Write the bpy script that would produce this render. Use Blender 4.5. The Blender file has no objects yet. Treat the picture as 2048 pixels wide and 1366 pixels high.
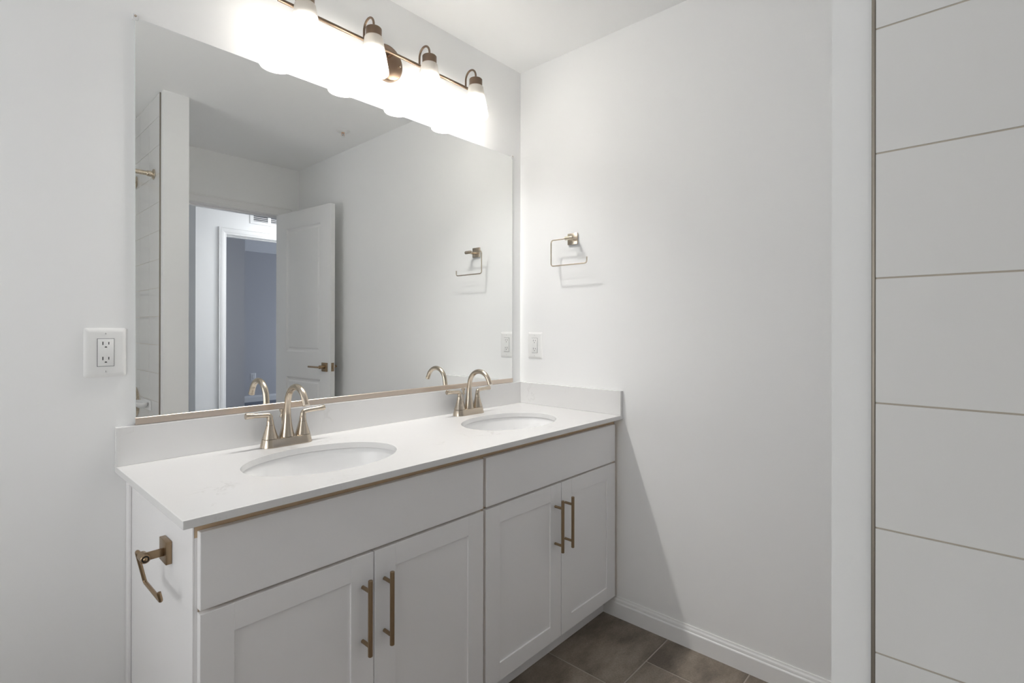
import bpy, bmesh, math, random
from mathutils import Vector, Matrix, Euler

random.seed(7)
S = bpy.context.scene
C = S.collection
PI = math.pi

# ------------------------------------------------------------------ camera
CAM = (-1.9156, -1.6787, 1.2153)
yaw, pitch, roll = [math.radians(a) for a in (42.141, 0.0589, 0.1011)]
fw = Vector((math.cos(yaw)*math.cos(pitch), math.sin(yaw)*math.cos(pitch), math.sin(pitch)))
rt = Vector((math.sin(yaw), -math.cos(yaw), 0))
up = rt.cross(fw)
rt2 = math.cos(roll)*rt + math.sin(roll)*up
up2 = -math.sin(roll)*rt + math.cos(roll)*up
cd = bpy.data.cameras.new('camera')
cam = bpy.data.objects.new('camera', cd)
C.objects.link(cam)
cam.matrix_world = Matrix(((rt2.x, up2.x, -fw.x, CAM[0]), (rt2.y, up2.y, -fw.y, CAM[1]),
                           (rt2.z, up2.z, -fw.z, CAM[2]), (0, 0, 0, 1)))
cd.sensor_fit = 'HORIZONTAL'
cd.sensor_width = 36
cd.lens = 1027.3/2048*36
cd.shift_y = -26.6/2048
cd.clip_start = 0.02
S.camera = cam

# ------------------------------------------------------------------ world, exposure, room light
w = bpy.data.worlds.new('world')
S.world = w
w.use_nodes = True
w.node_tree.nodes['Background'].inputs[0].default_value = (0.5, 0.56, 0.66, 1)
w.node_tree.nodes['Background'].inputs[1].default_value = 0.3
S.view_settings.view_transform = 'Standard'
S.view_settings.look = 'None'
S.view_settings.exposure = 1.47
S.view_settings.gamma = 1
S.cycles.use_denoising = True
S.cycles.max_bounces = 16
S.cycles.diffuse_bounces = 10
S.cycles.glossy_bounces = 6
S.cycles.transmission_bounces = 8
S.cycles.transparent_max_bounces = 12
S.cycles.sample_clamp_indirect = 8
S.cycles.caustics_reflective = False
S.cycles.caustics_refractive = False

BULB = 212.0          # emission of each bulb in the vanity light
SHADE = 0.0          # glow of the frosted glass round each bulb
WIN_FILL = 0.25            # fill light through the window added at the room's left end
HALL = 0.42
def area(name, loc, size, power, col, rot=(0, 0, 0), sy=None):
    l = bpy.data.lights.new(name, 'AREA')
    l.energy = power; l.color = col; l.size = size
    if sy: l.shape = 'RECTANGLE'; l.size_y = sy
    o = bpy.data.objects.new(name, l); C.objects.link(o)
    o.location = loc; o.rotation_euler = rot
    return o
# ceiling lamps of the hallway beyond the door and the daylight of the room behind it
area('hall_ceiling_light', (1.0, -3.0, 2.46), 0.3, 26*HALL, (0.95, 0.96, 1.0))
area('added_fill_light', (-3.12, -.75, 1.25), 1.45, 30*WIN_FILL, (1.0, 0.99, 0.97), (0, math.radians(-116), 0), 1.10)  # added fill light behind the unseen left window, tilted up to the ceiling
area('bedroom_window_light', (3.9, -6.2, 0.75), 1.0, 24*HALL, (0.80, 0.87, 1.0), (0, math.radians(90), 0))

# ------------------------------------------------------------------ materials
def mat(name, col, rough=0.5, metal=0.0, **kw):
    m = bpy.data.materials.new(name); m.use_nodes = True
    b = m.node_tree.nodes['Principled BSDF']
    b.inputs['Base Color'].default_value = (*col, 1)
    b.inputs['Roughness'].default_value = rough
    b.inputs['Metallic'].default_value = metal
    for k, v in kw.items(): b.inputs[k.replace('_', ' ')].default_value = v
    return m
def nodes(m): return m.node_tree.nodes, m.node_tree.links, m.node_tree.nodes['Principled BSDF']
def add_bump(m, scale, strength, dist=0.001, detail=3, stretch=None):
    n, l, b = nodes(m)
    tc = n.new('ShaderNodeTexCoord'); t = n.new('ShaderNodeTexNoise'); bp = n.new('ShaderNodeBump')
    t.inputs['Scale'].default_value = scale; t.inputs['Detail'].default_value = detail
    src = tc.outputs['Object']
    if stretch:
        mp = n.new('ShaderNodeMapping'); mp.inputs['Scale'].default_value = stretch
        l.new(src, mp.inputs[0]); src = mp.outputs[0]
    l.new(src, t.inputs['Vector']); l.new(t.outputs['Fac'], bp.inputs['Height'])
    bp.inputs['Strength'].default_value = strength; bp.inputs['Distance'].default_value = dist
    l.new(bp.outputs[0], b.inputs['Normal'])
    return m
def brushed(name, col, rough, stretch=(1, 1, 30)):
    m = mat(name, col, rough, 1.0)
    n, l, b = nodes(m)
    tc = n.new('ShaderNodeTexCoord'); mp = n.new('ShaderNodeMapping'); t = n.new('ShaderNodeTexNoise')
    mp.inputs['Scale'].default_value = stretch; t.inputs['Scale'].default_value = 60
    r = n.new('ShaderNodeMapRange'); r.inputs[3].default_value = rough-0.06; r.inputs[4].default_value = rough+0.08
    l.new(tc.outputs['Object'], mp.inputs[0]); l.new(mp.outputs[0], t.inputs['Vector'])
    l.new(t.outputs['Fac'], r.inputs[0]); l.new(r.outputs[0], b.inputs['Roughness'])
    return m

M = {}
M['wall'] = add_bump(mat('wall_paint', (0.878, 0.882, 0.880), 0.75), 260, 0.12, 0.0006)
M['ceil'] = add_bump(mat('ceiling_paint', (0.915, 0.918, 0.915), 0.9), 200, 0.12, 0.0006)
M['trim'] = mat('white_trim_paint', (0.85, 0.85, 0.845), 0.4)
M['cab'] = add_bump(mat('white_cabinet_paint', (0.875, 0.868, 0.870), 0.42), 60, 0.03, 0.0004)
M['frame'] = mat('face_frame_shade_tan', (0.66, 0.50, 0.33), 0.5)  # tan paints in the warm shade of the gaps; the frame is white
M['porcelain'] = mat('white_porcelain', (0.86, 0.86, 0.86), 0.28, Coat_Weight=0.0)
M['plastic'] = mat('white_plastic', (0.84, 0.84, 0.83), 0.3)
M['dark'] = mat('dark_slot', (0.012, 0.011, 0.01), 0.7)
M['nickel'] = brushed('brushed_nickel', (0.57, 0.495, 0.405), 0.22)
M['champagne'] = brushed('champagne_bronze', (0.36, 0.262, 0.165), 0.34)
M['bronze'] = brushed('dark_bronze', (0.20, 0.145, 0.105), 0.38)
M['channel'] = brushed('brushed_channel', (0.66, 0.57, 0.49), 0.33, (1, 30, 30))
M['edgemetal'] = brushed('satin_edge_metal', (0.30, 0.27, 0.23), 0.5, (30, 30, 1))
M['rodmetal'] = brushed('rod_nickel', (0.62, 0.54, 0.43), 0.25)
M['mirror'] = mat('mirror_silver', (0.905, 0.915, 0.905), 0.0, 1.0)
M['mirror_edge'] = mat('mirror_glass_edge', (0.72, 0.75, 0.73), 0.15)
M['clip'] = mat('clear_clip', (0.80, 0.80, 0.80), 0.15)
M['tile'] = mat('glossy_wall_tile', (0.80, 0.80, 0.79), 0.13, Coat_Weight=0.3)
M['grout'] = mat('wall_grout', (0.53, 0.48, 0.41), 0.8)
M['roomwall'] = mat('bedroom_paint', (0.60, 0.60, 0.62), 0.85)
M['carpet'] = add_bump(mat('carpet', (0.22, 0.24, 0.28), 0.95), 500, 0.6, 0.004)
M['copper'] = mat('satin_copper', (0.75, 0.52, 0.40), 0.35, 0.6)
M['vent'] = mat('vent_enamel', (0.82, 0.82, 0.82), 0.45)
M['ventdark'] = mat('vent_shadow', (0.10, 0.10, 0.11), 0.8)

def quartz():
    m = mat('white_quartz', (0.84, 0.835, 0.825), 0.22)
    n, l, b = nodes(m)
    tc = n.new('ShaderNodeTexCoord')
    d = n.new('ShaderNodeTexNoise'); d.inputs['Scale'].default_value = 5; d.inputs['Detail'].default_value = 6
    l.new(tc.outputs['Object'], d.inputs['Vector'])
    mx = n.new('ShaderNodeMixRGB'); mx.inputs[0].default_value = 0.35
    l.new(tc.outputs['Object'], mx.inputs[1]); l.new(d.outputs['Color'], mx.inputs[2])
    v = n.new('ShaderNodeTexNoise'); v.inputs['Scale'].default_value = 4.5; v.inputs['Detail'].default_value = 4
    v.inputs['Distortion'].default_value = 1.2
    l.new(mx.outputs[0], v.inputs['Vector'])
    r = n.new('ShaderNodeValToRGB')          # thin sparse veins
    e = r.color_ramp.elements
    e[0].position = 0.488; e[0].color = (0, 0, 0, 1)
    e[1].position = 0.512; e[1].color = (0, 0, 0, 1)
    k = e.new(0.5); k.color = (1, 1, 1, 1)
    l.new(v.outputs['Fac'], r.inputs[0])
    g = n.new('ShaderNodeTexNoise'); g.inputs['Scale'].default_value = 6
    l.new(tc.outputs['Object'], g.inputs['Vector'])
    gr = n.new('ShaderNodeValToRGB')
    gr.color_ramp.elements[0].position = 0.55; gr.color_ramp.elements[1].position = 0.72
    l.new(g.outputs['Fac'], gr.inputs[0])
    mul = n.new('ShaderNodeMath'); mul.operation = 'MULTIPLY'
    l.new(r.outputs[0], mul.inputs[0]); l.new(gr.outputs[0], mul.inputs[1])
    mul2 = n.new('ShaderNodeMath'); mul2.operation = 'MULTIPLY'; mul2.inputs[1].default_value = 0.55
    l.new(mul.outputs[0], mul2.inputs[0])
    cm = n.new('ShaderNodeMixRGB'); cm.inputs[1].default_value = (0.76, 0.757, 0.752, 1)
    cm.inputs[2].default_value = (0.50, 0.48, 0.46, 1)
    l.new(mul2.outputs[0], cm.inputs[0]); l.new(cm.outputs[0], b.inputs['Base Color'])
    return m
M['quartz'] = quartz()

def floor_tile():
    m = mat('brown_floor_tile', (0.1, 0.08, 0.06), 0.42)
    n, l, b = nodes(m)
    tc = n.new('ShaderNodeTexCoord'); at = n.new('ShaderNodeAttribute'); at.attribute_name = 'tile_shift'
    ad = n.new('ShaderNodeVectorMath'); ad.operation = 'ADD'
    l.new(tc.outputs['Object'], ad.inputs[0]); l.new(at.outputs['Vector'], ad.inputs[1])
    mp = n.new('ShaderNodeMapping'); mp.inputs['Scale'].default_value = (1.6, 3.2, 1); mp.inputs['Rotation'].default_value = (0, 0, 0.25)
    l.new(ad.outputs[0], mp.inputs[0])
    a = n.new('ShaderNodeTexNoise'); a.inputs['Scale'].default_value = 2.2; a.inputs['Detail'].default_value = 8; a.inputs['Roughness'].default_value = 0.62
    l.new(mp.outputs[0], a.inputs['Vector'])
    r = n.new('ShaderNodeValToRGB'); e = r.color_ramp.elements
    e[0].position = 0.36; e[0].color = (0.118, 0.092, 0.070, 1)
    e[1].position = 0.66; e[1].color = (0.315, 0.265, 0.212, 1)
    l.new(a.outputs['Fac'], r.inputs[0])
    f = n.new('ShaderNodeTexNoise'); f.inputs['Scale'].default_value = 160; f.inputs['Detail'].default_value = 4
    l.new(ad.outputs[0], f.inputs['Vector'])
    mx = n.new('ShaderNodeMixRGB'); mx.blend_type = 'OVERLAY'; mx.inputs[0].default_value = 0.35
    l.new(r.outputs[0], mx.inputs[1]); l.new(f.outputs['Fac'], mx.inputs[2])
    s = n.new('ShaderNodeTexNoise'); s.inputs['Scale'].default_value = 38; s.inputs['Detail'].default_value = 3
    l.new(ad.outputs[0], s.inputs['Vector'])
    sr = n.new('ShaderNodeValToRGB'); sr.color_ramp.elements[0].position = 0.68; sr.color_ramp.elements[1].position = 0.80
    l.new(s.outputs['Fac'], sr.inputs[0])
    sm = n.new('ShaderNodeMath'); sm.operation = 'MULTIPLY'; sm.inputs[1].default_value = 0.4
    l.new(sr.outputs[0], sm.inputs[0])
    m2 = n.new('ShaderNodeMixRGB'); m2.inputs[2].default_value = (0.44, 0.39, 0.34, 1)
    l.new(sm.outputs[0], m2.inputs[0]); l.new(mx.outputs[0], m2.inputs[1])
    l.new(m2.outputs[0], b.inputs['Base Color'])
    return m
M['floor'] = floor_tile()
M['fgrout'] = mat('floor_grout', (0.42, 0.37, 0.32), 0.85)

def emitter(name, col, strength):
    m = bpy.data.materials.new(name); m.use_nodes = True
    n = m.node_tree.nodes; l = m.node_tree.links; n.clear()
    e = n.new('ShaderNodeEmission'); e.inputs[0].default_value = (*col, 1); e.inputs[1].default_value = strength
    o = n.new('ShaderNodeOutputMaterial'); l.new(e.outputs[0], o.inputs[0])
    return m
M['bulb'] = emitter('lit_bulb', (1.0, 0.975, 0.945), BULB)
def shade_glass():
    m = bpy.data.materials.new('frosted_shade_glass'); m.use_nodes = True
    n = m.node_tree.nodes; l = m.node_tree.links; n.clear()
    tr = n.new('ShaderNodeBsdfTranslucent'); tr.inputs[0].default_value = (0.62, 0.60, 0.57, 1)
    tp = n.new('ShaderNodeBsdfTransparent'); tp.inputs[0].default_value = (1, 0.99, 0.97, 1)
    df = n.new('ShaderNodeBsdfDiffuse'); df.inputs[0].default_value = (0.9, 0.9, 0.88, 1)
    gl = n.new('ShaderNodeBsdfGlossy'); gl.inputs['Roughness'].default_value = 0.25
    a = n.new('ShaderNodeMixShader'); a.inputs[0].default_value = 0.45
    l.new(tr.outputs[0], a.inputs[1]); l.new(tp.outputs[0], a.inputs[2])
    b = n.new('ShaderNodeMixShader'); b.inputs[0].default_value = 0.25
    l.new(a.outputs[0], b.inputs[1]); l.new(df.outputs[0], b.inputs[2])
    c = n.new('ShaderNodeMixShader'); c.inputs[0].default_value = 0.05
    l.new(b.outputs[0], c.inputs[1]); l.new(gl.outputs[0], c.inputs[2])
    e = n.new('ShaderNodeEmission'); e.inputs[0].default_value = (1.0, 0.97, 0.94, 1); e.inputs[1].default_value = SHADE
    ad = n.new('ShaderNodeAddShader'); l.new(c.outputs[0], ad.inputs[0]); l.new(e.outputs[0], ad.inputs[1])
    o = n.new('ShaderNodeOutputMaterial'); l.new(ad.outputs[0], o.inputs[0])
    return m
M['shade'] = shade_glass()
def added_pane():
    m = bpy.data.materials.new('added_window_glass'); m.use_nodes = True
    n = m.node_tree.nodes; l = m.node_tree.links; n.clear()
    tp = n.new('ShaderNodeBsdfTransparent'); gl = n.new('ShaderNodeBsdfGlossy'); gl.inputs['Roughness'].default_value = 0.02
    a = n.new('ShaderNodeMixShader'); a.inputs[0].default_value = 0.07
    l.new(tp.outputs[0], a.inputs[1]); l.new(gl.outputs[0], a.inputs[2])
    o = n.new('ShaderNodeOutputMaterial'); l.new(a.outputs[0], o.inputs[0])
    return m
M['added_pane'] = added_pane()

# ------------------------------------------------------------------ mesh helpers
def box(bm, x0, x1, y0, y1, z0, z1, bev=0.0, seg=2, mi=0, lay=None, val=None):
    x0, x1 = sorted((x0, x1)); y0, y1 = sorted((y0, y1)); z0, z1 = sorted((z0, z1))
    r = bmesh.ops.create_cube(bm, size=1)
    vs = r['verts']
    for v in vs:
        v.co = Vector((x0+(v.co.x+.5)*(x1-x0), y0+(v.co.y+.5)*(y1-y0), z0+(v.co.z+.5)*(z1-z0)))
    if lay is not None:
        for v in vs: v[lay] = val
    fs = {f for v in vs for f in v.link_faces}
    for f in fs: f.material_index = mi
    if bev > 0:
        es = list({e for v in vs for e in v.link_edges})
        bmesh.ops.bevel(bm, geom=es, offset=bev, segments=seg, profile=0.5, affect='EDGES', clamp_overlap=True, material=-1)
    return bm
def ring_faces(bm, rings, close=True, cap0=True, cap1=True, mi=0, smooth=True):
    n = len(rings[0])
    for a, b in zip(rings[:-1], rings[1:]):
        for i in range(n if close else n-1):
            j = (i+1) % n
            f = bm.faces.new((a[i], a[j], b[j], b[i])); f.material_index = mi; f.smooth = smooth
    if cap0: f = bm.faces.new(list(reversed(rings[0]))); f.material_index = mi
    if cap1: f = bm.faces.new(rings[-1]); f.material_index = mi
def lathe(bm, prof, mtx=Matrix(), n=40, cap0=True, cap1=True, sx=1.0, sy=1.0, mi=0):
    """prof: (radius, height) pairs about local +Z"""
    rings = []
    for r, h in prof:
        rings.append([bm.verts.new(mtx @ Vector((sx*r*math.cos(2*PI*i/n), sy*r*math.sin(2*PI*i/n), h))) for i in range(n)])
    ring_faces(bm, rings, True, cap0, cap1, mi)
    return bm
def axis_m(origin, direction):
    q = Vector(direction).to_track_quat('Z', 'Y')
    return Matrix.Translation(Vector(origin)) @ q.to_matrix().to_4x4()
def cyl(bm, a, b, r, n=24, bev=0.0, r2=None):
    a = Vector(a); b = Vector(b); L = (b-a).length
    r2 = r if r2 is None else r2
    if bev:
        pr = [(r-bev, 0), (r, bev), (r2, L-bev), (r2-bev, L)]
    else: pr = [(r, 0), (r2, L)]
    return lathe(bm, pr, axis_m(a, b-a), n)
def tube(bm, pts, rad, n=16, sx=1.0, sy=1.0, cap=True):
    """swept round tube along points; rad may be a list"""
    pts = [Vector(p) for p in pts]
    if not hasattr(rad, '__len__'): rad = [rad]*len(pts)
    T = []
    for i in range(len(pts)):
        a = pts[max(i-1, 0)]; b = pts[min(i+1, len(pts)-1)]
        T.append((b-a).normalized())
    ref = Vector((0, 0, 1)) if abs(T[0].z) < 0.9 else Vector((1, 0, 0))
    u = (ref - T[0]*ref.dot(T[0])).normalized()
    rings = []
    for p, t, r in zip(pts, T, rad):
        u = (u - t*u.dot(t)).normalized(); v = t.cross(u)
        rings.append([bm.verts.new(p + (u*math.cos(2*PI*i/n)*sx + v*math.sin(2*PI*i/n)*sy)*r) for i in range(n)])
    ring_faces(bm, rings, True, cap, cap)
    return bm
def fillet(pts, r, seg=8):
    """polyline with rounded corners"""
    pts = [Vector(p) for p in pts]; out = [pts[0]]
    for i in range(1, len(pts)-1):
        p, a, b = pts[i], pts[i-1], pts[i+1]
        da = (a-p).normalized(); db = (b-p).normalized()
        rr = min(r, (a-p).length*.49, (b-p).length*.49)
        s, e = p+da*rr, p+db*rr
        for k in range(seg+1):
            t = k/seg
            out.append(s*(1-t)**2 + p*2*t*(1-t) + e*t**2)
    out.append(pts[-1]); return out
def extrude_profile(bm, prof, a, b, nrm, upv=(0, 0, 1), mi=0):
    """prof: (distance along nrm, height) polygon swept from a to b"""
    a = Vector(a); b = Vector(b); nrm = Vector(nrm); upv = Vector(upv)
    r0 = [bm.verts.new(a+nrm*d+upv*h) for d, h in prof]
    r1 = [bm.verts.new(b+nrm*d+upv*h) for d, h in prof]
    ring_faces(bm, [r0, r1], True, True, True, mi, False)
    return bm
def B(): return bmesh.new()
def obj(name, bm, m, parent=None, loc=None, smooth=None, **props):
    bmesh.ops.recalc_face_normals(bm, faces=bm.faces)
    me = bpy.data.meshes.new(name); bm.to_mesh(me); bm.free()
    for k in (m if isinstance(m, (list, tuple)) else [m]): me.materials.append(k)
    if smooth is not None:
        for p in me.polygons: p.use_smooth = True
        me.set_sharp_from_angle(angle=math.radians(smooth))
    o = bpy.data.objects.new(name, me); C.objects.link(o)
    if parent: o.parent = parent
    if loc: o.location = loc
    for k, v in props.items(): o[k] = v
    return o
def struct(name, bm, m, **k):
    return obj(name, bm, m, kind='structure', **k)
def thing(name, label, cat, loc=(0, 0, 0), rotz=0.0, group=None):
    o = bpy.data.objects.new(name, None); C.objects.link(o)
    o.empty_display_size = 0.05
    o.location = loc; o.rotation_euler = (0, 0, rotz)
    o['label'] = label; o['category'] = cat
    if group: o['group'] = group
    return o
def copy_tree(o, parent=None):
    c = o.copy(); C.objects.link(c); c.parent = parent
    for ch in list(o.children): copy_tree(ch, c)
    return c

# ------------------------------------------------------------------ dimensions
H = 2.481
XW = -2.66               # left wall
YD = -2.386              # wall with the bathroom door
ZC, TC = 0.8533, 0.0173  # counter top, thickness
XL, YF = -1.615, -0.576  # counter left end, front
ZB = 0.955               # backsplash top
SX0, SX1, SY = -1.137, -1.0165, -1.538   # partition beside the tub
YT = -1.586              # where wall tile starts
DX0, DX1, DZ = -0.838, -0.127, 2.095     # bathroom doorway
HY = -3.56               # hallway far wall
T = 0.12

# ------------------------------------------------------------------ shell
b = B(); box(b, XW-T, T, 0, T, -.05, H+.05); struct('wall_back', b, M['wall'])
b = B(); box(b, 0, T, YD-T, 0, -.05, H+.05); struct('wall_right', b, M['wall'])
WY0, WY1, WZ0, WZ1 = -1.32, -.18, .76, 2.24
b = B(); box(b, XW-T, XW, YD-T, WY0, -.05, H+.05); box(b, XW-T, XW, WY1, 0, -.05, H+.05)
box(b, XW-T, XW, WY0, WY1, -.05, WZ0); box(b, XW-T, XW, WY0, WY1, WZ1, H+.05); struct('wall_left', b, M['wall'])
b = B(); f = .04
box(b, XW-.085, XW-.035, WY0, WY0+f, WZ0, WZ1, .002); box(b, XW-.085, XW-.035, WY1-f, WY1, WZ0, WZ1, .002)
box(b, XW-.085, XW-.035, WY0+f, WY1-f, WZ0, WZ0+f, .002); box(b, XW-.085, XW-.035, WY0+f, WY1-f, WZ1-f, WZ1, .002)
box(b, XW-.080, XW-.040, WY0+f, WY1-f, 1.48, 1.52, .002)
box(b, XW-.035, XW+.030, WY0-.03, WY1+.03, WZ0-.025, WZ0-.0005, .003)
added_win = struct('added_window_1', b, M['trim'])  # unseen window, added to let the fill light in
b = B(); box(b, XW-.062, XW-.058, WY0+f, WY1-f, WZ0+f, WZ1-f); obj('added_pane', b, M['added_pane'], added_win)
b = B()
box(b, XW, DX0-.02, YD-T, YD, 0, H+.05); box(b, DX1+.02, 0, YD-T, YD, 0, H+.05)
box(b, DX0-.02, DX1+.02, YD-T, YD, DZ+.02, H+.05); struct('wall_front', b, M['wall'])
b = B(); box(b, SX0, SX1, YD, SY, 0, H); struct('wall_partition', b, M['wall'])
b = B(); box(b, XW-T, T, YD-T, T, H, H+.1); struct('ceiling', b, M['ceil'])

# floor: rectangular porcelain tiles in thirds offset, on a grout bed
b = B()
box(b, XW, 0, YD-T, 0, -.05, -.0015, mi=1)
lay = b.verts.layers.float_vector.new('tile_shift')
P, Lt, g = 0.3045, 0.607, 0.0024
rows = range(-7, 5)
for k in range(-2, 10):
    y1 = -0.7815 - (k-1)*P + 0; y0 = y1 - P
    xo = -0.390 + 0.2*(k)            # joint offset of this row
    for j in range(-8, 6):
        xa = xo + j*Lt; xb = xa + Lt
        X0, X1 = max(xa+g, XW), min(xb-g, -0.001); Y0, Y1 = max(y0+g, YD-T+.001), min(y1-g, -0.001)
        if X1-X0 < .01 or Y1-Y0 < .01: continue
        box(b, X0, X1, Y0, Y1, -.0014, 0, 0.0006, 1, 0, lay, Vector((random.uniform(-9, 9), random.uniform(-9, 9), 0)))
struct('floor', b, [M['floor'], M['fgrout']])

# baseboards
BP = [(0, 0), (.0127, 0), (.0127, .058), (.0115, .061), (.0085, .063), (.0085, .067), (.0075, .072), (.0045, .077), (.003, .083), (0, .083)]
b = B(); extrude_profile(b, BP, (0, -.4785, 0), (0, YD, 0), (-1, 0, 0)); struct('baseboard_right', b, M['trim'])
b = B(); extrude_profile(b, BP, (XW, 0, 0), (-1.592, 0, 0), (0, -1, 0)); struct('baseboard_back', b, M['trim'])
b = B(); extrude_profile(b, BP, (XW, -.013, 0), (XW, -1.58, 0), (1, 0, 0)); struct('baseboard_left', b, M['trim'])
b = B(); extrude_profile(b, BP, (SX1+.013, YD, 0), (DX0-.06, YD, 0), (0, 1, 0)); struct('baseboard_front', b, M['trim'])
b = B(); extrude_profile(b, BP, (SX0, SY, 0), (SX1, SY, 0), (0, 1, 0)); extrude_profile(b, BP, (SX1, SY, 0), (SX1, YD+.013, 0), (1, 0, 0))
struct('baseboard_partition', b, M['trim'])

# ------------------------------------------------------------------ shower wall tiles (bevelled, laid in straight courses)
def tile_wall(name, origin, du, length, nrm, z0, z1, u_first, first_w):
    b = B(); o = Vector(origin); du = Vector(du); nrm = Vector(nrm)
    th, gp = .006, .0011
    zs = [.8164+.154*k for k in range(-6, 14)]
    us = [0.0]
    x = first_w
    while x < length-.004: us.append(x); x += .2032
    us.append(length)
    def addbox(u0, u1, za, zb, d0, d1, bev, mi):
        vs = bmesh.ops.create_cube(b, size=1)['verts']
        for v in vs:
            u, t, z = v.co.x+.5, v.co.y+.5, v.co.z+.5
            v.co = o + du*(u0+(u1-u0)*u) + nrm*(d0+(d1-d0)*t) + Vector((0, 0, za+(zb-za)*z))
        fs = {f for v in vs for f in v.link_faces}
        for f in fs: f.material_index = mi
        if bev:
            es = [e for e in {e for v in vs for e in v.link_edges} if all(abs((v.co-o).dot(nrm)-d1) < 1e-5 for v in e.verts)]
            bmesh.ops.bevel(b, geom=es, offset=bev, segments=4, profile=0.6, affect='EDGES', material=-1)
    addbox(0, length, z0, z1, 0.0002, th-.0014, 0, 1)
    for za, zb in zip(zs[:-1], zs[1:]):
        a, c = max(za+gp, z0), min(zb-gp, z1)
        if c-a < .006: continue
        for u0, u1 in zip(us[:-1], us[1:]):
            addbox(u0+(gp if u0 else 0), u1-gp, a, c, .0012, th, .0028, 0)
    return struct(name, b, [M['tile'], M['grout']])
tile_wall('wall_shower_right', (SX0, YT, 0), (0, -1, 0), abs(YD-YT)-.0065, (-1, 0, 0), .508, H-.001, 0, .20)
tile_wall('wall_shower_back', (SX0-.001, YD, 0), (-1, 0, 0), abs(XW-SX0)-.002, (0, 1, 0), .508, H-.001, 0, .16)
tile_wall('wall_shower_left', (XW, YT, 0), (0, -1, 0), abs(YD-YT)-.0065, (1, 0, 0), .508, H-.001, 0, .20)
# metal edge strip closing the tile field
b = B()
extrude_profile(b, [(-.001, .0001), (.0062, .0001), (.0070, .0012), (.0068, .0034), (.0058, .0046), (-.001, .0050)],
                (SX0+.0005, YT, .508), (SX0+.0005, YT, H-.001), (-1, 0, 0), (0, 1, 0))
struct('trim_1', b, M['edgemetal'])

# ------------------------------------------------------------------ doorway, casing, door
def casing(name, x0, x1, ztop, y, ny, wdt=.062):
    """door casing round x0..x1 below ztop, on the wall plane y facing ny"""
    b = B()
    pr = [(0, 0), (.009, 0), (.011, .004), (.011, .012), (.014, .018), (.016, .030), (.016, .046), (.013, .052), (.017, .056), (.017, wdt), (0, wdt)]
    n = Vector((0, ny, 0))
    def leg(cx, sgn):
        r0 = [b.verts.new(Vector((cx+sgn*h, y, 0))+n*d) for d, h in pr]
        r1 = [b.verts.new(Vector((cx+sgn*h, y, ztop+h))+n*d) for d, h in pr]
        ring_faces(b, [r0, r1], True, True, True, 0, False)
    leg(x0, -1); leg(x1, 1)
    r0 = [b.verts.new(Vector((x0-h, y, ztop+h))+n*d) for d, h in pr]
    r1 = [b.verts.new(Vector((x1+h, y, ztop+h))+n*d) for d, h in pr]
    ring_faces(b, [r0, r1], True, True, True, 0, False)
    return struct(name, b, M['trim'])
def jamb(name, x0, x1, ztop, ya, yb):
    b = B(); t = .0195
    box(b, x0-t, x0, ya, yb, 0, ztop+t); box(b, x1, x1+t, ya, yb, 0, ztop+t); box(b, x0, x1, ya, yb, ztop, ztop+t)
    ym = (ya+yb)/2
    box(b, x0, x0+.011, ym-.02, ym+.02, 0, ztop, .001); box(b, x1-.011, x1, ym-.02, ym+.02, 0, ztop, .001)
    box(b, x0, x1, ym-.02, ym+.02, ztop-.011, ztop, .001)
    return struct(name, b, M['trim'])
casing('trim_2', DX0-.004, DX1+.004, DZ+.004, YD, 1)
jamb('trim_3', DX0, DX1, DZ, YD-T, YD)
casing('trim_4', DX0-.004, DX1+.004, DZ+.004, YD-T, -1)

DA, DBv = Vector((-.185, -2.370, 0)), Vector((-.111, -1.671, 0))
ang = math.atan2(DBv.y-DA.y, DBv.x-DA.x)
door = bpy.data.objects.new('door_1', None); C.objects.link(door)
door.location = DA; door.rotation_euler = (0, 0, ang)
door['kind'] = 'structure'; door['label'] = 'white two-panel bathroom door standing open, seen in the mirror'
W_, TH = .703, .034       # local: x along the leaf, -y thickness (away from the viewer in the mirror), z up
def leaf_mesh():
    b = B()
    def sheet(yf, ys):
        """front face with two moulded panels; yf face plane, ys inward direction"""
        hs = [0, .135, .585, W_]; zs = [.012, .14, .857, 1.035, 1.974, 2.09]
        for i in range(3):
            for k in range(5):
                x0, x1, z0, z1 = hs[i], hs[i+1], zs[k], zs[k+1]
                if i == 1 and k in (1, 3):
                    off = [(0, 0), (.006, .0), (.012, .006), (.020, .009), (.030, .009), (.040, .004), (.048, .0035)]
                    rg = []
                    for o_, d_ in off:
                        rg.append([b.verts.new((x0+o_, yf+ys*d_, z0+o_)), b.verts.new((x1-o_, yf+ys*d_, z0+o_)),
                                   b.verts.new((x1-o_, yf+ys*d_, z1-o_)), b.verts.new((x0+o_, yf+ys*d_, z1-o_))])
                    ring_faces(b, rg, True, False, True, 0, False)
                else:
                    b.faces.new([b.verts.new(p) for p in ((x0, yf, z0), (x1, yf, z0), (x1, yf, z1), (x0, yf, z1))])
    sheet(0, -1); sheet(-TH, 1)
    for x in (0, W_):
        b.faces.new([b.verts.new(p) for p in ((x, 0, .012), (x, -TH, .012), (x, -TH, 2.09), (x, 0, 2.09))])
    for z in (.012, 2.09):
        b.faces.new([b.verts.new(p) for p in ((0, 0, z), (W_, 0, z), (W_, -TH, z), (0, -TH, z))])
    bmesh.ops.remove_doubles(b, verts=b.verts, dist=1e-5)
    return b
obj('door_leaf', leaf_mesh(), M['trim'], door)
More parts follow.
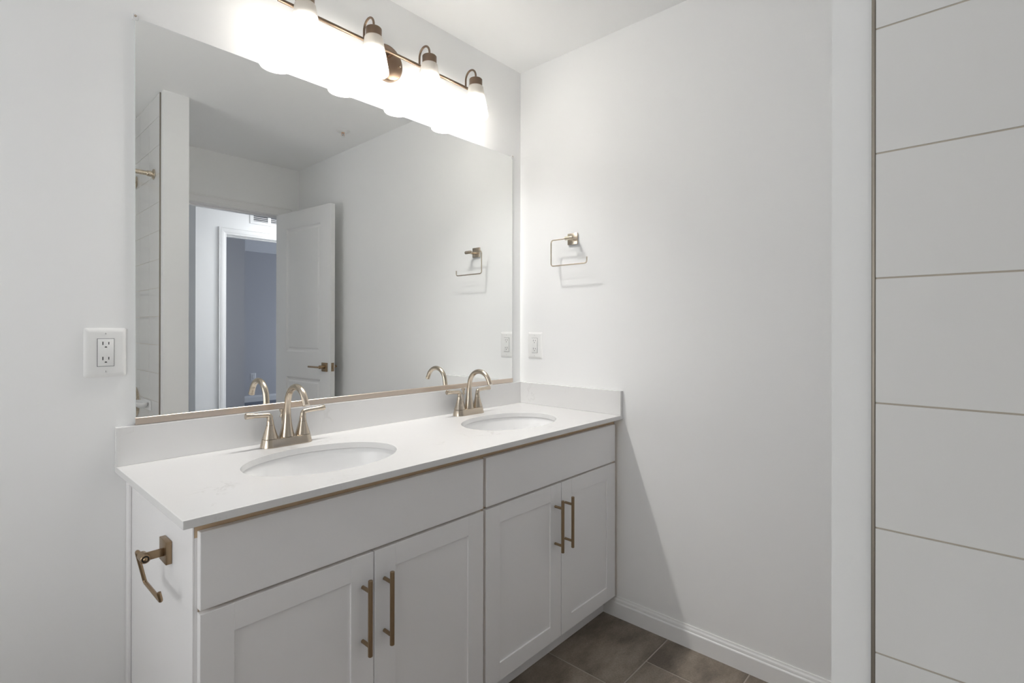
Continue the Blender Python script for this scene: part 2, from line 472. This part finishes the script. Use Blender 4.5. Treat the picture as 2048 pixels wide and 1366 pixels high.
def lever(side):
    """side +1: face at y=0, -1: face at y=-TH"""
    s = side; y0 = 0 if s > 0 else -TH
    b = B()
    box(b, .608, .670, y0, y0+s*.009, .912, .974, .0015)
    cyl(b, (.639, y0+s*.008, .944), (.639, y0+s*.046, .944), .0125, 24, .001)
    pts = fillet([(.639, y0+s*.040, .944), (.639, y0+s*.052, .944), (.620, y0+s*.056, .944), (.515, y0+s*.056, .944)], .01)
    box(b, .515, .650, y0+s*.048, y0+s*.058, .938, .950, .003)
    return obj('door_handle', b, M['champagne'], door, smooth=35, label='brushed bronze lever handle on a square rose')
lever(1); lever(-1)
b = B(); box(b, W_, W_+.0018, -.028, -.006, .915, .975, .004, 2); box(b, W_+.001, W_+.010, -.023, -.011, .934, .956, .002)
obj('latch_plate', b, M['champagne'], door, smooth=35)
for z in (.25, 1.05, 1.86):
    b = B(); cyl(b, (-.004, -.036, z-.045), (-.004, -.036, z+.045), .006, 16); obj('hinge', b, M['champagne'], door, smooth=35)

# ------------------------------------------------------------------ hallway and the room beyond
HX0, HX1 = -.1405, .62
b = B()
box(b, -.396, HX0-.02, HY-T, HY, 0, H+.05); box(b, HX1+.02, 2.6, HY-T, HY, 0, H+.05); box(b, HX0-.02, HX1+.02, HY-T, HY, DZ+.02, H+.05)
box(b, -.396, -.276, -5.2, HY-T, 0, H+.05)
struct('wall_hall', b, M['wall'])
b = B()
box(b, -1.62, -1.5, -5.2, YD-T, 0, H+.05)            # hall end, left
box(b, -1.5, -.276, -5.32, -5.2, 0, H+.05)
box(b, 2.6, 2.72, HY-T, YD-T, 0, H+.05)
box(b, T, 2.72, YD-T, YD-T+.06, 0, H+.05)
struct('wall_hall_end', b, M['wall'])
b = B(); box(b, -1.62, 4.2, -7.4, YD-T, H, H+.1); struct('ceiling_hall', b, M['ceil'])
b = B(); box(b, -1.62, 4.2, -7.4, YD-T, -.05, 0); struct('floor_carpet', b, M['carpet'])
casing('trim_5', HX0-.004, HX1+.004, DZ+.004, HY, 1)
jamb('trim_6', HX0, HX1, DZ, HY-T, HY)
b = B()
extrude_profile(b, BP, (-.396, HY, 0), (HX0-.066, HY, 0), (0, 1, 0))
extrude_profile(b, BP, (-.396, HY, 0), (-.396, -5.2, 0), (-1, 0, 0))
struct('baseboard_hall', b, M['trim'])
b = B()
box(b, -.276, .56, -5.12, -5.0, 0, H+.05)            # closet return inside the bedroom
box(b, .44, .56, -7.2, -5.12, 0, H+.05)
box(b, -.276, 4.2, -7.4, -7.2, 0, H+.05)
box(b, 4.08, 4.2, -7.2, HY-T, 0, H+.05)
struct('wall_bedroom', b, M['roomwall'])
b = B(); extrude_profile(b, [(d, h*1.25) for d, h in BP], (.56, -7.2, 0), (4.08, -7.2, 0), (0, 1, 0)); struct('baseboard_bedroom', b, M['trim'])

# return-air grille over the hall door
gr = thing('air_grille', 'white louvred air grille high on the hallway wall, seen in the mirror through the doorway', 'vent', (.0, HY, 0))
gx = [(.1025, .239), (.268, .405), (.434, .571)]
b = B()
x0, x1, z0, z1 = .070, .603, 2.232, 2.405
fz0, fz1 = 2.2606, 2.377
box(b, x0, x1, 0, .006, z0, fz0, .0015); box(b, x0, x1, 0, .006, fz1, z1, .0015)
box(b, x0, gx[0][0], 0, .006, fz0, fz1); box(b, gx[2][1], x1, 0, .006, fz0, fz1)
for a, c in ((.239, .268), (.405, .434)): box(b, a, c, 0, .006, fz0, fz1)
obj('frame', b, M['vent'], gr)
b = B(); box(b, gx[0][0]-.002, gx[2][1]+.002, .0003, .0008, fz0-.002, fz1+.002); obj('duct_opening', b, M['ventdark'], gr)
b = B()
for a, c in gx:
    for k in range(7):
        z = fz0+.004+k*.0165
        v = [b.verts.new((a if i in (0, 3) else c, yy, zz)) for i, (yy, zz) in enumerate(((.001, z+.007), (.001, z+.007), (.006, z), (.006, z)))]
        b.faces.new(v)
obj('louvres', b, M['vent'], gr)

# ------------------------------------------------------------------ outlets
def outlet(name, label, loc, rotz):
    o = thing(name, label, 'outlet', loc, rotz, None)
    hw, hh = .0442, .0635
    b = B(); n = 4
    def rr(w2, h2, r, y):
        vs = []
        for cx, cz, a0 in ((w2-r, h2-r, 0), (-w2+r, h2-r, 90), (-w2+r, -h2+r, 180), (w2-r, -h2+r, 270)):
            for k in range(n+1):
                a = math.radians(a0+90*k/n); vs.append(b.verts.new((cx+r*math.cos(a), y, cz+r*math.sin(a))))
        return vs
    ring_faces(b, [rr(hw, hh, .005, -.0003), rr(hw, hh, .005, -.0015), rr(hw-.003, hh-.003, .005, -.0032), rr(hw-.0085, hh-.0085, .004, -.0055),
                   rr(hw-.012, hh-.012, .003, -.0058)], True, True, True, 0, False)
    obj('cover_plate', b, M['plastic'], o, smooth=25)
    b = B(); box(b, -.0178, .0178, -.0060, -.0057, -.0362, .0362, 0); obj('receptacle_gap', b, M['ventdark'], o)
    b = B(); box(b, -.0168, .0168, -.0078, -.0058, -.0352, .0352, .0009); r = obj('receptacle', b, M['plastic'], o, smooth=35)
    for s in (1, -1):
        zc = s*.0195 + (.000)
        b = B()
        box(b, -.0072, -.0052, -.0080, -.00775, zc+.000, zc+.0085); box(b, .0052, .0070, -.0080, -.00775, zc+.0008, zc+.0078)
        vs = [b.verts.new((.0027*math.cos(a), -.0080, zc-.0068+.0030*math.sin(a))) for a in [PI*k/10 for k in range(11)]]
        b.faces.new(vs)
        obj('slots', b, M['dark'], r)
    for s in (1, -1):
        b = B(); lathe(b, [(.0028, 0), (.0028, .0006), (.0020, .0010)], axis_m((0, -.0057, s*.049), (0, -1, 0)), 16)
        sc = obj('screw', b, M['plastic'], o, smooth=35)
        b = B(); box(b, -.0004, .0004, -.0070, -.0066, s*.049-.002, s*.049+.002); obj('screw_slot', b, M['ventdark'], sc)
    return o
outlet('wall_outlet', 'white double outlet on the left wall beside the mirror edge', (-1.635, 0, 1.152), 0)
outlet('wall_outlet', 'white double outlet low on the right wall beneath the towel ring, close to the corner', (0, -.098, 1.135), -PI/2)
outlet('wall_outlet', 'distant outlet on the dark room wall beyond the doorway, reflected beside the faucet spout', (1.51, -7.2, .41), PI)

# ------------------------------------------------------------------ vanity cabinets
YFR, YDR = -.533, -.552
ZU = ZC-TC
def handle(parent, x, zt=.603, zb=.418):
    b = B(); cyl(b, (x, YDR-.035, zb), (x, YDR-.035, zt), .0058, 20, .0010)
    h = obj('handle', b, M['champagne'], parent, smooth=35, label='brushed bronze bar pull')
    for z in (zt-.028, zb+.024):
        b = B(); cyl(b, (x, YDR-.0006, z), (x, YDR-.034, z), .0046, 16); obj('post', b, M['champagne'], h, smooth=35)
    return h
def shaker(parent, x0, x1, z0, z1):
    b = B(); st = .063; e = .0009
    box(b, x0, x0+st, YDR, YFR-.001, z0, z1, e); box(b, x1-st, x1, YDR, YFR-.001, z0, z1, e)
    box(b, x0+st-.0002, x1-st+.0002, YDR, YFR-.001, z1-st*.9, z1, e); box(b, x0+st-.0002, x1-st+.0002, YDR, YFR-.001, z0, z0+st*.9, e)
    box(b, x0+st-.004, x1-st+.004, YDR+.0050, YFR-.004, z0+.04, z1-.04)
    return obj('door', b, M['cab'], parent)
def cabinet(label, x0, x1, dr, doors, hx, left=False):
    o = thing('sink_cabinet', label, 'cabinet', (0, 0, 0))
    b = B()
    t = .016
    for a in (x0, x1-t):
        box(b, a, a+t, YFR+.001, -.001, .09, ZU, .0006)
        box(b, a, a+t, -.462, -.001, 0.001, .09)
    box(b, x0+t, x1-t, YFR+.019, -.008, .09, .105); box(b, x0+t, x1-t, -.008, -.001, .09, ZU)
    obj('carcass', b, M['cab'], o)
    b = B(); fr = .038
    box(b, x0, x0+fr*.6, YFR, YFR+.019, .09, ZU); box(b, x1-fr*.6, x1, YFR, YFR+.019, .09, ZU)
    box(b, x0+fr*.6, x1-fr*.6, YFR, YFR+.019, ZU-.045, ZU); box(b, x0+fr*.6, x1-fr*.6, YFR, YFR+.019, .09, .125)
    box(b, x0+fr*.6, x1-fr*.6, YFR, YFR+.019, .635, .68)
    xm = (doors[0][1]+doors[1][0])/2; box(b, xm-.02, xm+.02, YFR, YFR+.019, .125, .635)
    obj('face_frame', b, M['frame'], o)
    b = B(); box(b, x0+.001, x1-.001, -.478, -.462, 0.001, .0895)
    extrude_profile(b, [(0, 0), (.011, 0), (.011, .058), (.008, .066), (.003, .070), (0, .070)], (x0+.001, -.478, .001), (min(x1-.001, -.0135), -.478, .001), (0, -1, 0))
    obj('toe_kick', b, M['cab'], o)
    b = B(); box(b, dr[0], dr[1], YDR, YFR-.001, .660, .8145, .0022, 3); obj('drawer_front', b, M['cab'], o)
    for (a, c), x in zip(doors, hx):
        d = shaker(o, a, c, .093, .653); handle(d, x)
    if left:
        b = B(); box(b, x0-.0075, x0-.0003, -.030, -.001, .001, ZU-.001, .002); obj('scribe_molding', b, M['cab'], o, smooth=35)
        b = B(); box(b, x0-.0035, x0-.0003, YFR-.0006, YFR+.019, .09, ZU-.001, .0008); box(b, x0-.0003, x0+.006, YFR-.0006, YFR-.00005, .09, .800); obj('edge_strip', b, M['cab'], o)  # left stile kept white, without the gap-shade tan
    return o
cabinet('left white sink cabinet with bronze bar pulls, its side bearing the paper holder', -1.5835, -.7945, (-1.5792, -.7998),
        ((-1.5787, -1.1884), (-1.1854, -.7998)), (-1.2198, -1.157), True)
cabinet('right white sink cabinet with bronze bar pulls, standing in the corner by the floor tiles', -.7935, -.0015, (-.7872, -.0225),
        ((-.7880, -.4005), (-.3975, -.0225)), (-.4375, -.3765))

# ------------------------------------------------------------------ countertop, sinks
SK = [(-1.197, -.318), (-.422, -.318)]; SA, SB = .216, .157
ct = thing('countertop', 'long white quartz countertop with backsplashes over both sink cabinets', 'countertop', (0, 0, 0))
b = B(); box(b, XL, -.0005, YF, -.0005, ZU, ZC, .0012, 2)
slab = obj('slab', b, M['quartz'], ct)
for i, (cx, cy) in enumerate(SK):
    b = B(); lathe(b, [(1, ZU-.02), (1, ZC+.02)], Matrix.Translation((cx, cy, 0)), 96, sx=SA, sy=SB)
    cut = obj('cut', b, M['quartz'])
    md = slab.modifiers.new('hole', 'BOOLEAN'); md.operation = 'DIFFERENCE'; md.solver = 'EXACT'; md.object = cut
    dg = bpy.context.evaluated_depsgraph_get()
    me = bpy.data.meshes.new_from_object(slab.evaluated_get(dg))
    slab.modifiers.clear(); slab.data = me
    bpy.data.objects.remove(cut)
for p in slab.data.polygons: p.use_smooth = True
slab.data.set_sharp_from_angle(angle=math.radians(12))
b = B(); box(b, XL, -.0005, -.020, -.0005, ZC+.0002, ZB, .0010, 2); obj('backsplash', b, M['quartz'], ct)
b = B(); box(b, -.020, -.0005, YF, -.0203, ZC+.0002, ZB, .0010, 2); obj('side_splash', b, M['quartz'], ct)

for (cx, cy), lab in zip(SK, ('white oval undermount sink basin in front of the left faucet', 'white oval undermount sink basin in front of the right faucet')):
    s = thing('sink', lab, 'sink', (cx, cy, 0))
    b = B()
    pr = [(1.10, ZU-.0015), (1.035, ZU-.0015), (1.02, ZU-.004), (1.0, ZU-.016), (.97, ZU-.045), (.92, ZU-.075), (.82, ZU-.105), (.66, ZU-.128),
          (.45, ZU-.140), (.25, ZU-.145), (.13, ZU-.147)]
    lathe(b, pr, n=96, cap0=False, cap1=False, sx=SA, sy=SB)
    pr2 = [(1.10, ZU-.0015), (1.10, ZU-.012), (1.055, ZU-.016), (1.02, ZU-.05), (.96, ZU-.085), (.85, ZU-.116), (.68, ZU-.138), (.45, ZU-.150), (.13, ZU-.157)]
    lathe(b, pr2, n=96, cap0=False, cap1=False, sx=SA, sy=SB)
    bmesh.ops.remove_doubles(b, verts=b.verts, dist=1e-5)
    obj('bowl', b, M['porcelain'], s, smooth=50)
    b = B(); lathe(b, [(.030, ZU-.1455), (.027, ZU-.1435), (.020, ZU-.1450), (.016, ZU-.1440), (.003, ZU-.1405)], n=32); obj('drain', b, M['nickel'], s, smooth=35)

# ------------------------------------------------------------------ faucets
def make_faucet(label, cx):
    f = thing('faucet', label, 'faucet', (cx, -.080, ZC), 0)
    b = B(); n = 64
    def ov(hl, r, z):     # stadium outline
        vs = []
        for i in range(n):
            a = 2*PI*i/n
            vs.append(b.verts.new(((hl if math.cos(a) >= 0 else -hl)+r*math.cos(a), r*math.sin(a), z)))
        return vs
    ring_faces(b, [ov(.051, .0285, .0003), ov(.051, .0285, .002), ov(.051, .0265, .010), ov(.051, .0240, .022), ov(.051, .0228, .025), ov(.051, .0205, .026)])
    obj('base', b, M['nickel'], f, smooth=32)
    # spout: flared column sweeping into a gooseneck over the bowl
    pts = [(0, 0, .0262), (0, 0, .036), (0, -.001, .05), (0, -.0015, .07), (0, -.002, .09), (0, -.003, .11), (0, -.0055, .125)]
    rad = [.0225, .0205, .0170, .0138, .0116, .0103, .0098]
    cy0, cz0, R = -.0655, .1270, .0570
    for k in range(1, 21):
        a = PI*.97 * k/20 * 1.0
        a = math.radians(6) + (math.radians(158)-math.radians(6))*k/20
        pts.append((0, cy0 + R*1.04*math.cos(a), cz0 + R*math.sin(a)))
        rad.append(.0098-.0003*k/20)
    last = Vector(pts[-1]); d = (Vector(pts[-1])-Vector(pts[-2])).normalized()
    pts += [tuple(last+d*.006), tuple(last+d*.011), tuple(last+d*.0115), tuple(last+d*.0165)]
    rad += [.0094, .0094, .0102, .0102]
    b = B(); tube(b, pts, rad, 28)
    obj('spout', b, M['nickel'], f, smooth=45)
    for s in (-1, 1):
        b = B(); lathe(b, [(.0232, .0262), (.0220, .030), (.0190, .040), (.0153, .052), (.0126, .062), (.0115, .0665)],
                       Matrix.Translation((s*.051, 0, 0)), 36)
        obj('valve_body', b, M['nickel'], f, smooth=35)
        b = B()
        p = [(s*.051, 0, .0670), (s*.051, 0, .074), (s*.0515, 0, .081)]
        r = [.0112, .0102, .0095]
        arc = fillet([(s*.0515, 0, .082), (s*.053, 0, .0970), (s*.075, -.0005, .0990)], .016, 8)
        p += [tuple(q) for q in arc]; r += [.0088]*3 + [.0082]*4 + [.0074]*(len(arc)-7)
        p += [(s*.095, -.001, .1003), (s*.122, -.002, .1020), (s*.1232, -.002, .1021)]; r += [.0072, .0096, .0088]
        tube(b, p, r, 22)
        obj('lever_handle', b, M['nickel'], f, smooth=40)
    b = B(); cyl(b, (0, .033, .001), (0, .033, .085), .0022, 12)
    lathe(b, [(.0042, 0), (.0085, .002), (.0050, .010), (.0050, .015), (.0090, .024), (.0088, .026)], Matrix.Translation((0, .033, .080)), 20)
    obj('lift_rod', b, M['nickel'], f, smooth=35)
    return f
make_faucet('left brushed nickel two-handle faucet on the countertop, nearer the camera', -1.197)
make_faucet('right brushed nickel two-handle faucet on the countertop, nearer the room corner', -.422)

# ------------------------------------------------------------------ mirror
mr = thing('wall_mirror', 'large frameless mirror above the countertop backsplash', 'mirror', (0, 0, 0))
b = B()
q = [(-1.5745, 2.0482), (-.0658, 2.0482), (-.0658, .962), (-1.5700, .962)]
f0 = [b.verts.new((x, -.0060, z)) for x, z in q]; f1 = [b.verts.new((x, -.0005, z)) for x, z in q]
fa = b.faces.new(f0); ring_faces(b, [f0, f1], True, False, False, 1, False); fb = b.faces.new(list(reversed(f1))); fb.material_index = 1
obj('mirror_glass', b, [M['mirror'], M['mirror_edge']], mr)
b = B()
extrude_profile(b, [(0.0062, 0), (.0110, 0), (.0110, .0165), (.0100, .0175), (.0062, .0175)], (-1.572, 0, .9575), (-.0648, 0, .9575), (0, -1, 0))
extrude_profile(b, [(0, 0), (.0110, 0), (.0110, -.0015), (0, -.0015)], (-1.572, 0, .9575), (-.0648, 0, .9575), (0, -1, 0))
obj('bottom_channel', b, M['channel'], mr, label='brushed metal channel holding the bottom edge')
for x in (-1.574, -.066):
    b = B(); box(b, x-.007, x+.007, -.0085, -.0003, 2.041, 2.056, .002); c = obj('clip', b, M['clip'], mr, smooth=35)
    b = B(); lathe(b, [(.003, 0), (.003, .001), (.0018, .0016)], axis_m((x, -.0085, 2.051), (0, -1, 0)), 14); obj('screw', b, M['nickel'], c, smooth=35)

# ------------------------------------------------------------------ vanity light
vl = thing('vanity_light', 'dark bronze bar light with four lit frosted shades above the mirror', 'light fixture', (-.785, 0, 2.236))
b = B(); lathe(b, [(.0690, 0.0003), (.0690, .012), (.0660, .018), (.0600, .0215), (.0300, .0240), (.008, .0245)], axis_m((0, 0, -.008), (0, -1, 0)), 64)
bp_ = obj('backplate', b, M['bronze'], vl, smooth=35)
for s in (-1, 1):
    b = B(); lathe(b, [(.0045, 0), (.0045, .003), (.0030, .006), (.0010, .007)], axis_m((s*.050, -.0222, -.008), (0, -1, 0)), 16)
    obj('cap_nut', b, M['nickel'], bp_, smooth=35)
b = B(); cyl(b, (0, -.0235, .014), (0, -.050, .014), .009, 20); obj('stem', b, M['bronze'], vl, smooth=35)
b = B(); cyl(b, (-.430, -.050, .014), (.430, -.050, .014), .0062, 20, .001); obj('crossbar', b, M['bronze'], vl, smooth=35)
for k in range(4):
    x = -.3705+.247*k
    pts = [(x, -.050, .016), (x, -.050, .030), (x, -.050, .0440)]
    for j in range(1, 15):
        a = PI*j/14; pts.append((x, -.081+.031*math.cos(a), .0440+.0345*math.sin(a)))
    pts += [(x, -.112, .026)]
    b = B(); tube(b, pts, .0040, 14); obj('arm', b, M['bronze'], vl, smooth=50)
    b = B(); lathe(b, [(.0080, .0315), (.0255, .0305), (.0275, .0280), (.0275, .000), (.0260, -.001)], Matrix.Translation((x, -.112, 0)), 36)
    obj('socket_cup', b, M['bronze'], vl, smooth=35)
    b = B()
    outer = [(.0255, .0000), (.0290, -.0005), (.0312, -.0035), (.0322, -.0080), (.0520, -.118), (.0523, -.1230), (.0505, -.1260)]
    inner = [(.0480, -.1250), (.0490, -.118), (.0295, -.0090), (.0275, -.0050), (.0230, -.0035)]
    lathe(b, outer+inner, Matrix.Translation((x, -.112, 0)), 48, False, False)
    sh = obj('lamp_shade', b, M['shade'], vl, smooth=40, label='frosted white glass shade')
    b = B(); lathe(b, [(.010, -.005), (.013, -.010), (.013, -.026), (.0215, -.040), (.0275, -.062), (.0275, -.066), (.0265, -.0665)], Matrix.Translation((x, -.112, 0)), 28)
    bb = obj('light_bulb', b, M['plastic'], sh, smooth=40)
    b = B(); prof = [(.0262, -.0668)]
    for j in range(1, 11):
        a = PI/2*j/10.3; prof.append((.0265*math.cos(a), -.0668-.034*math.sin(a)))
    lathe(b, prof, Matrix.Translation((x, -.112, 0)), 28, True, True)
    obj('light_bulb', b, M['bulb'], sh, smooth=60)

# ------------------------------------------------------------------ towel ring
tr = thing('towel_ring', 'small open brushed nickel towel ring on the right wall above the outlet', 'towel ring', (0, -.3205, 1.6225))
b = B(); box(b, -.0095, -.0003, -.0265, .0265, -.0255, .0255, .0012); obj('mounting_plate', b, M['nickel'], tr, smooth=35)
b = B(); cyl(b, (-.009, -.020, -.003), (-.053, -.020, -.003), .0060, 20)
obj('post', b, M['nickel'], tr, smooth=35)
b = B(); cyl(b, (-.052, -.034, -.003), (-.052, .008, -.003), .0085, 24, .0012)
lathe(b, [(.0045, 0), (.0040, .0012), (.0020, .0025)], axis_m((-.052, -.034, -.003), (0, -1, 0)), 16)
obj('barrel', b, M['nickel'], tr, smooth=35)
b = B(); tube(b, fillet([(-.052, .006, -.004), (-.052, .0875, -.004), (-.052, .0875, -.1215), (-.052, -.1075, -.1215), (-.052, -.1075, -.094)], .014, 8), .0029, 12)
obj('ring', b, M['nickel'], tr, smooth=60)

# ------------------------------------------------------------------ toilet paper holder on the cabinet side
xs = -1.5837
tp = thing('paper_holder', 'bronze paper holder with an angled arm on the side panel of the left cabinet', 'paper holder', (xs, -.362, .7295))
b = B(); box(b, -.0118, -.0003, -.0252, .0252, -.0245, .0245, .0008); obj('mounting_plate', b, M['champagne'], tp, smooth=35)
b = B(); box(b, -.046, -.0116, -.0105, -.0050, -.0085, .0085, .0008); obj('bracket', b, M['champagne'], tp, smooth=35)
b = B(); cyl(b, (-.0465, -.018, -.002), (-.0465, .012, -.002), .0092, 28, .0008)
lathe(b, [(.0048, 0), (.0046, .0012), (.0030, .0030), (.0010, .0038)], axis_m((-.0465, -.018, -.002), (0, -1, 0)), 18)
obj('barrel', b, M['champagne'], tp, smooth=35)
b = B(); lathe(b, [(.0070, 0), (.0070, .0004)], axis_m((-.0465, -.0179, -.002), (0, -1, 0)), 18); obj('barrel_recess', b, M['dark'], tp)
b = B(); tube(b, fillet([(-.0470, .008, -.002), (-.0515, .034, .003), (-.0360, .034, -.070), (-.0350, -.088, -.0700), (-.0395, -.088, -.050)], .008, 8), .0040, 14)
obj('arm', b, M['champagne'], tp, smooth=60)

# ------------------------------------------------------------------ shower fittings, tub
tx = SX0-.0062
rod = thing('shower_rod', 'round brushed nickel shower curtain rod fixed to the tiled wall, seen in the mirror', 'shower rod', (tx, -1.690, 2.061))
b = B(); cyl(b, (-.002, 0, 0), (-(tx-XW)+.0085, 0, 0), .0125, 28); obj('rod', b, M['rodmetal'], rod, smooth=35)
for x, s in ((-.0003, -1), (-(tx-XW)+.0065, 1)):
    b = B(); lathe(b, [(.028, 0), (.028, .004), (.0250, .007), (.0160, .010), (.0155, .030), (.0128, .034)], axis_m((x, 0, 0), (s, 0, 0)), 32)
    obj('flange', b, M['rodmetal'], rod, smooth=35)
sh = thing('shower_sprayer', 'brushed nickel shower arm flange on the tiled wall beneath the curtain rod', 'shower head', (tx, -2.080, 2.090))
b = B(); lathe(b, [(.036, .0003), (.036, .003), (.030, .008), (.013, .013), (.011, .016)], axis_m((0, 0, 0), (-1, 0, 0)), 32); obj('flange', b, M['rodmetal'], sh, smooth=35)
b = B(); tube(b, fillet([(-.002, 0, 0), (-.09, 0, .0), (-.15, 0, -.06)], .04), .0085, 16); obj('pipe', b, M['rodmetal'], sh, smooth=60)
b = B(); lathe(b, [(.010, 0), (.014, .010), (.020, .025), (.042, .055), (.045, .062), (.042, .066)], axis_m((-.150, 0, -.060), (-.707, 0, -.707)), 32); obj('spray_head', b, M['rodmetal'], sh, smooth=35)
vv = thing('shower_valve', 'round brushed nickel shower valve on the tiles at the mirror lower left corner', 'shower valve', (tx, -2.080, .772))
b = B(); lathe(b, [(.090, .0003), (.090, .003), (.083, .010), (.060, .014), (.030, .016)], axis_m((0, 0, 0), (-1, 0, 0)), 56); obj('escutcheon', b, M['rodmetal'], vv, smooth=35)
b = B(); cyl(b, (-.015, 0, 0), (-.060, 0, 0), .020, 28, .002); tube(b, [(-.05, 0, -.01), (-.055, 0, -.05), (-.06, 0, -.095)], [.009, .007, .008], 16)
obj('lever_handle', b, M['rodmetal'], vv, smooth=40)
sd = thing('soap_dish', 'small white ceramic soap dish on the tiled wall beside the shower valve', 'soap dish', (tx, -1.835, .785))
b = B()
lathe(b, [(.10, -.018), (.55, -.017), (.92, -.004), (1.0, .012), (1.0, .016), (.93, .016), (.85, .004), (.5, -.004), (.1, -.005)],
      Matrix.Translation((-.028, 0, 0)), 40, sx=.027, sy=.095)
obj('tray', b, M['porcelain'], sd, smooth=50)
b = B(); box(b, -.006, -.0003, -.100, .100, -.028, .026, .002); obj('back_plate', b, M['porcelain'], sd, smooth=35)

tub = thing('bathtub', 'white alcove bathtub below the tiled shower walls', 'bathtub', (0, 0, 0))
b = B()
x0, x1, y0, y1 = XW+.001, SX0-.001, YD+.001, -1.600
def rrect(inset, r, z):
    vs = []
    for cx, cy, a0 in ((x1-inset-r, y1-inset-r, 0), (x0+inset+r, y1-inset-r, 90), (x0+inset+r, y0+inset+r, 180), (x1-inset-r, y0+inset+r, 270)):
        for k in range(9):
            a = math.radians(a0+90*k/8); vs.append(b.verts.new((cx+r*math.cos(a), cy+r*math.sin(a), z)))
    return vs
ring_faces(b, [rrect(0, .004, .001), rrect(0, .004, .498), rrect(.004, .006, .504), rrect(.065, .10, .504), rrect(.080, .11, .492), rrect(.12, .12, .25), rrect(.16, .12, .14), rrect(.22, .12, .125)],
           True, True, True, 0, True)
obj('shell', b, M['porcelain'], tub, smooth=40)

# ------------------------------------------------------------------ fire sprinkler
sp = thing('fire_sprinkler', 'small white and copper fire sprinkler head on the ceiling, seen in the mirror', 'sprinkler', (-.2036, -1.346, H))
b = B(); lathe(b, [(.043, -.0003), (.043, -.002), (.034, -.008), (.013, -.010)], n=36); obj('escutcheon', b, M['plastic'], sp, smooth=35)
b = B(); lathe(b, [(.010, -.0085), (.010, -.016), (.006, -.018)], n=20)
for s in (-1, 1): tube(b, [(s*.007, 0, -.016), (s*.011, 0, -.026), (s*.003, 0, -.036)], .002, 8)
obj('frame', b, M['copper'], sp, smooth=40)
b = B(); lathe(b, [(.0025, -.034), (.014, -.037), (.014, -.0385), (.003, -.040)], n=24); obj('deflector', b, M['plastic'], sp, smooth=35)
b = B(); cyl(b, (0, 0, -.018), (0, 0, -.034), .0016, 10); obj('fusible_bulb', b, M['dark'], sp)
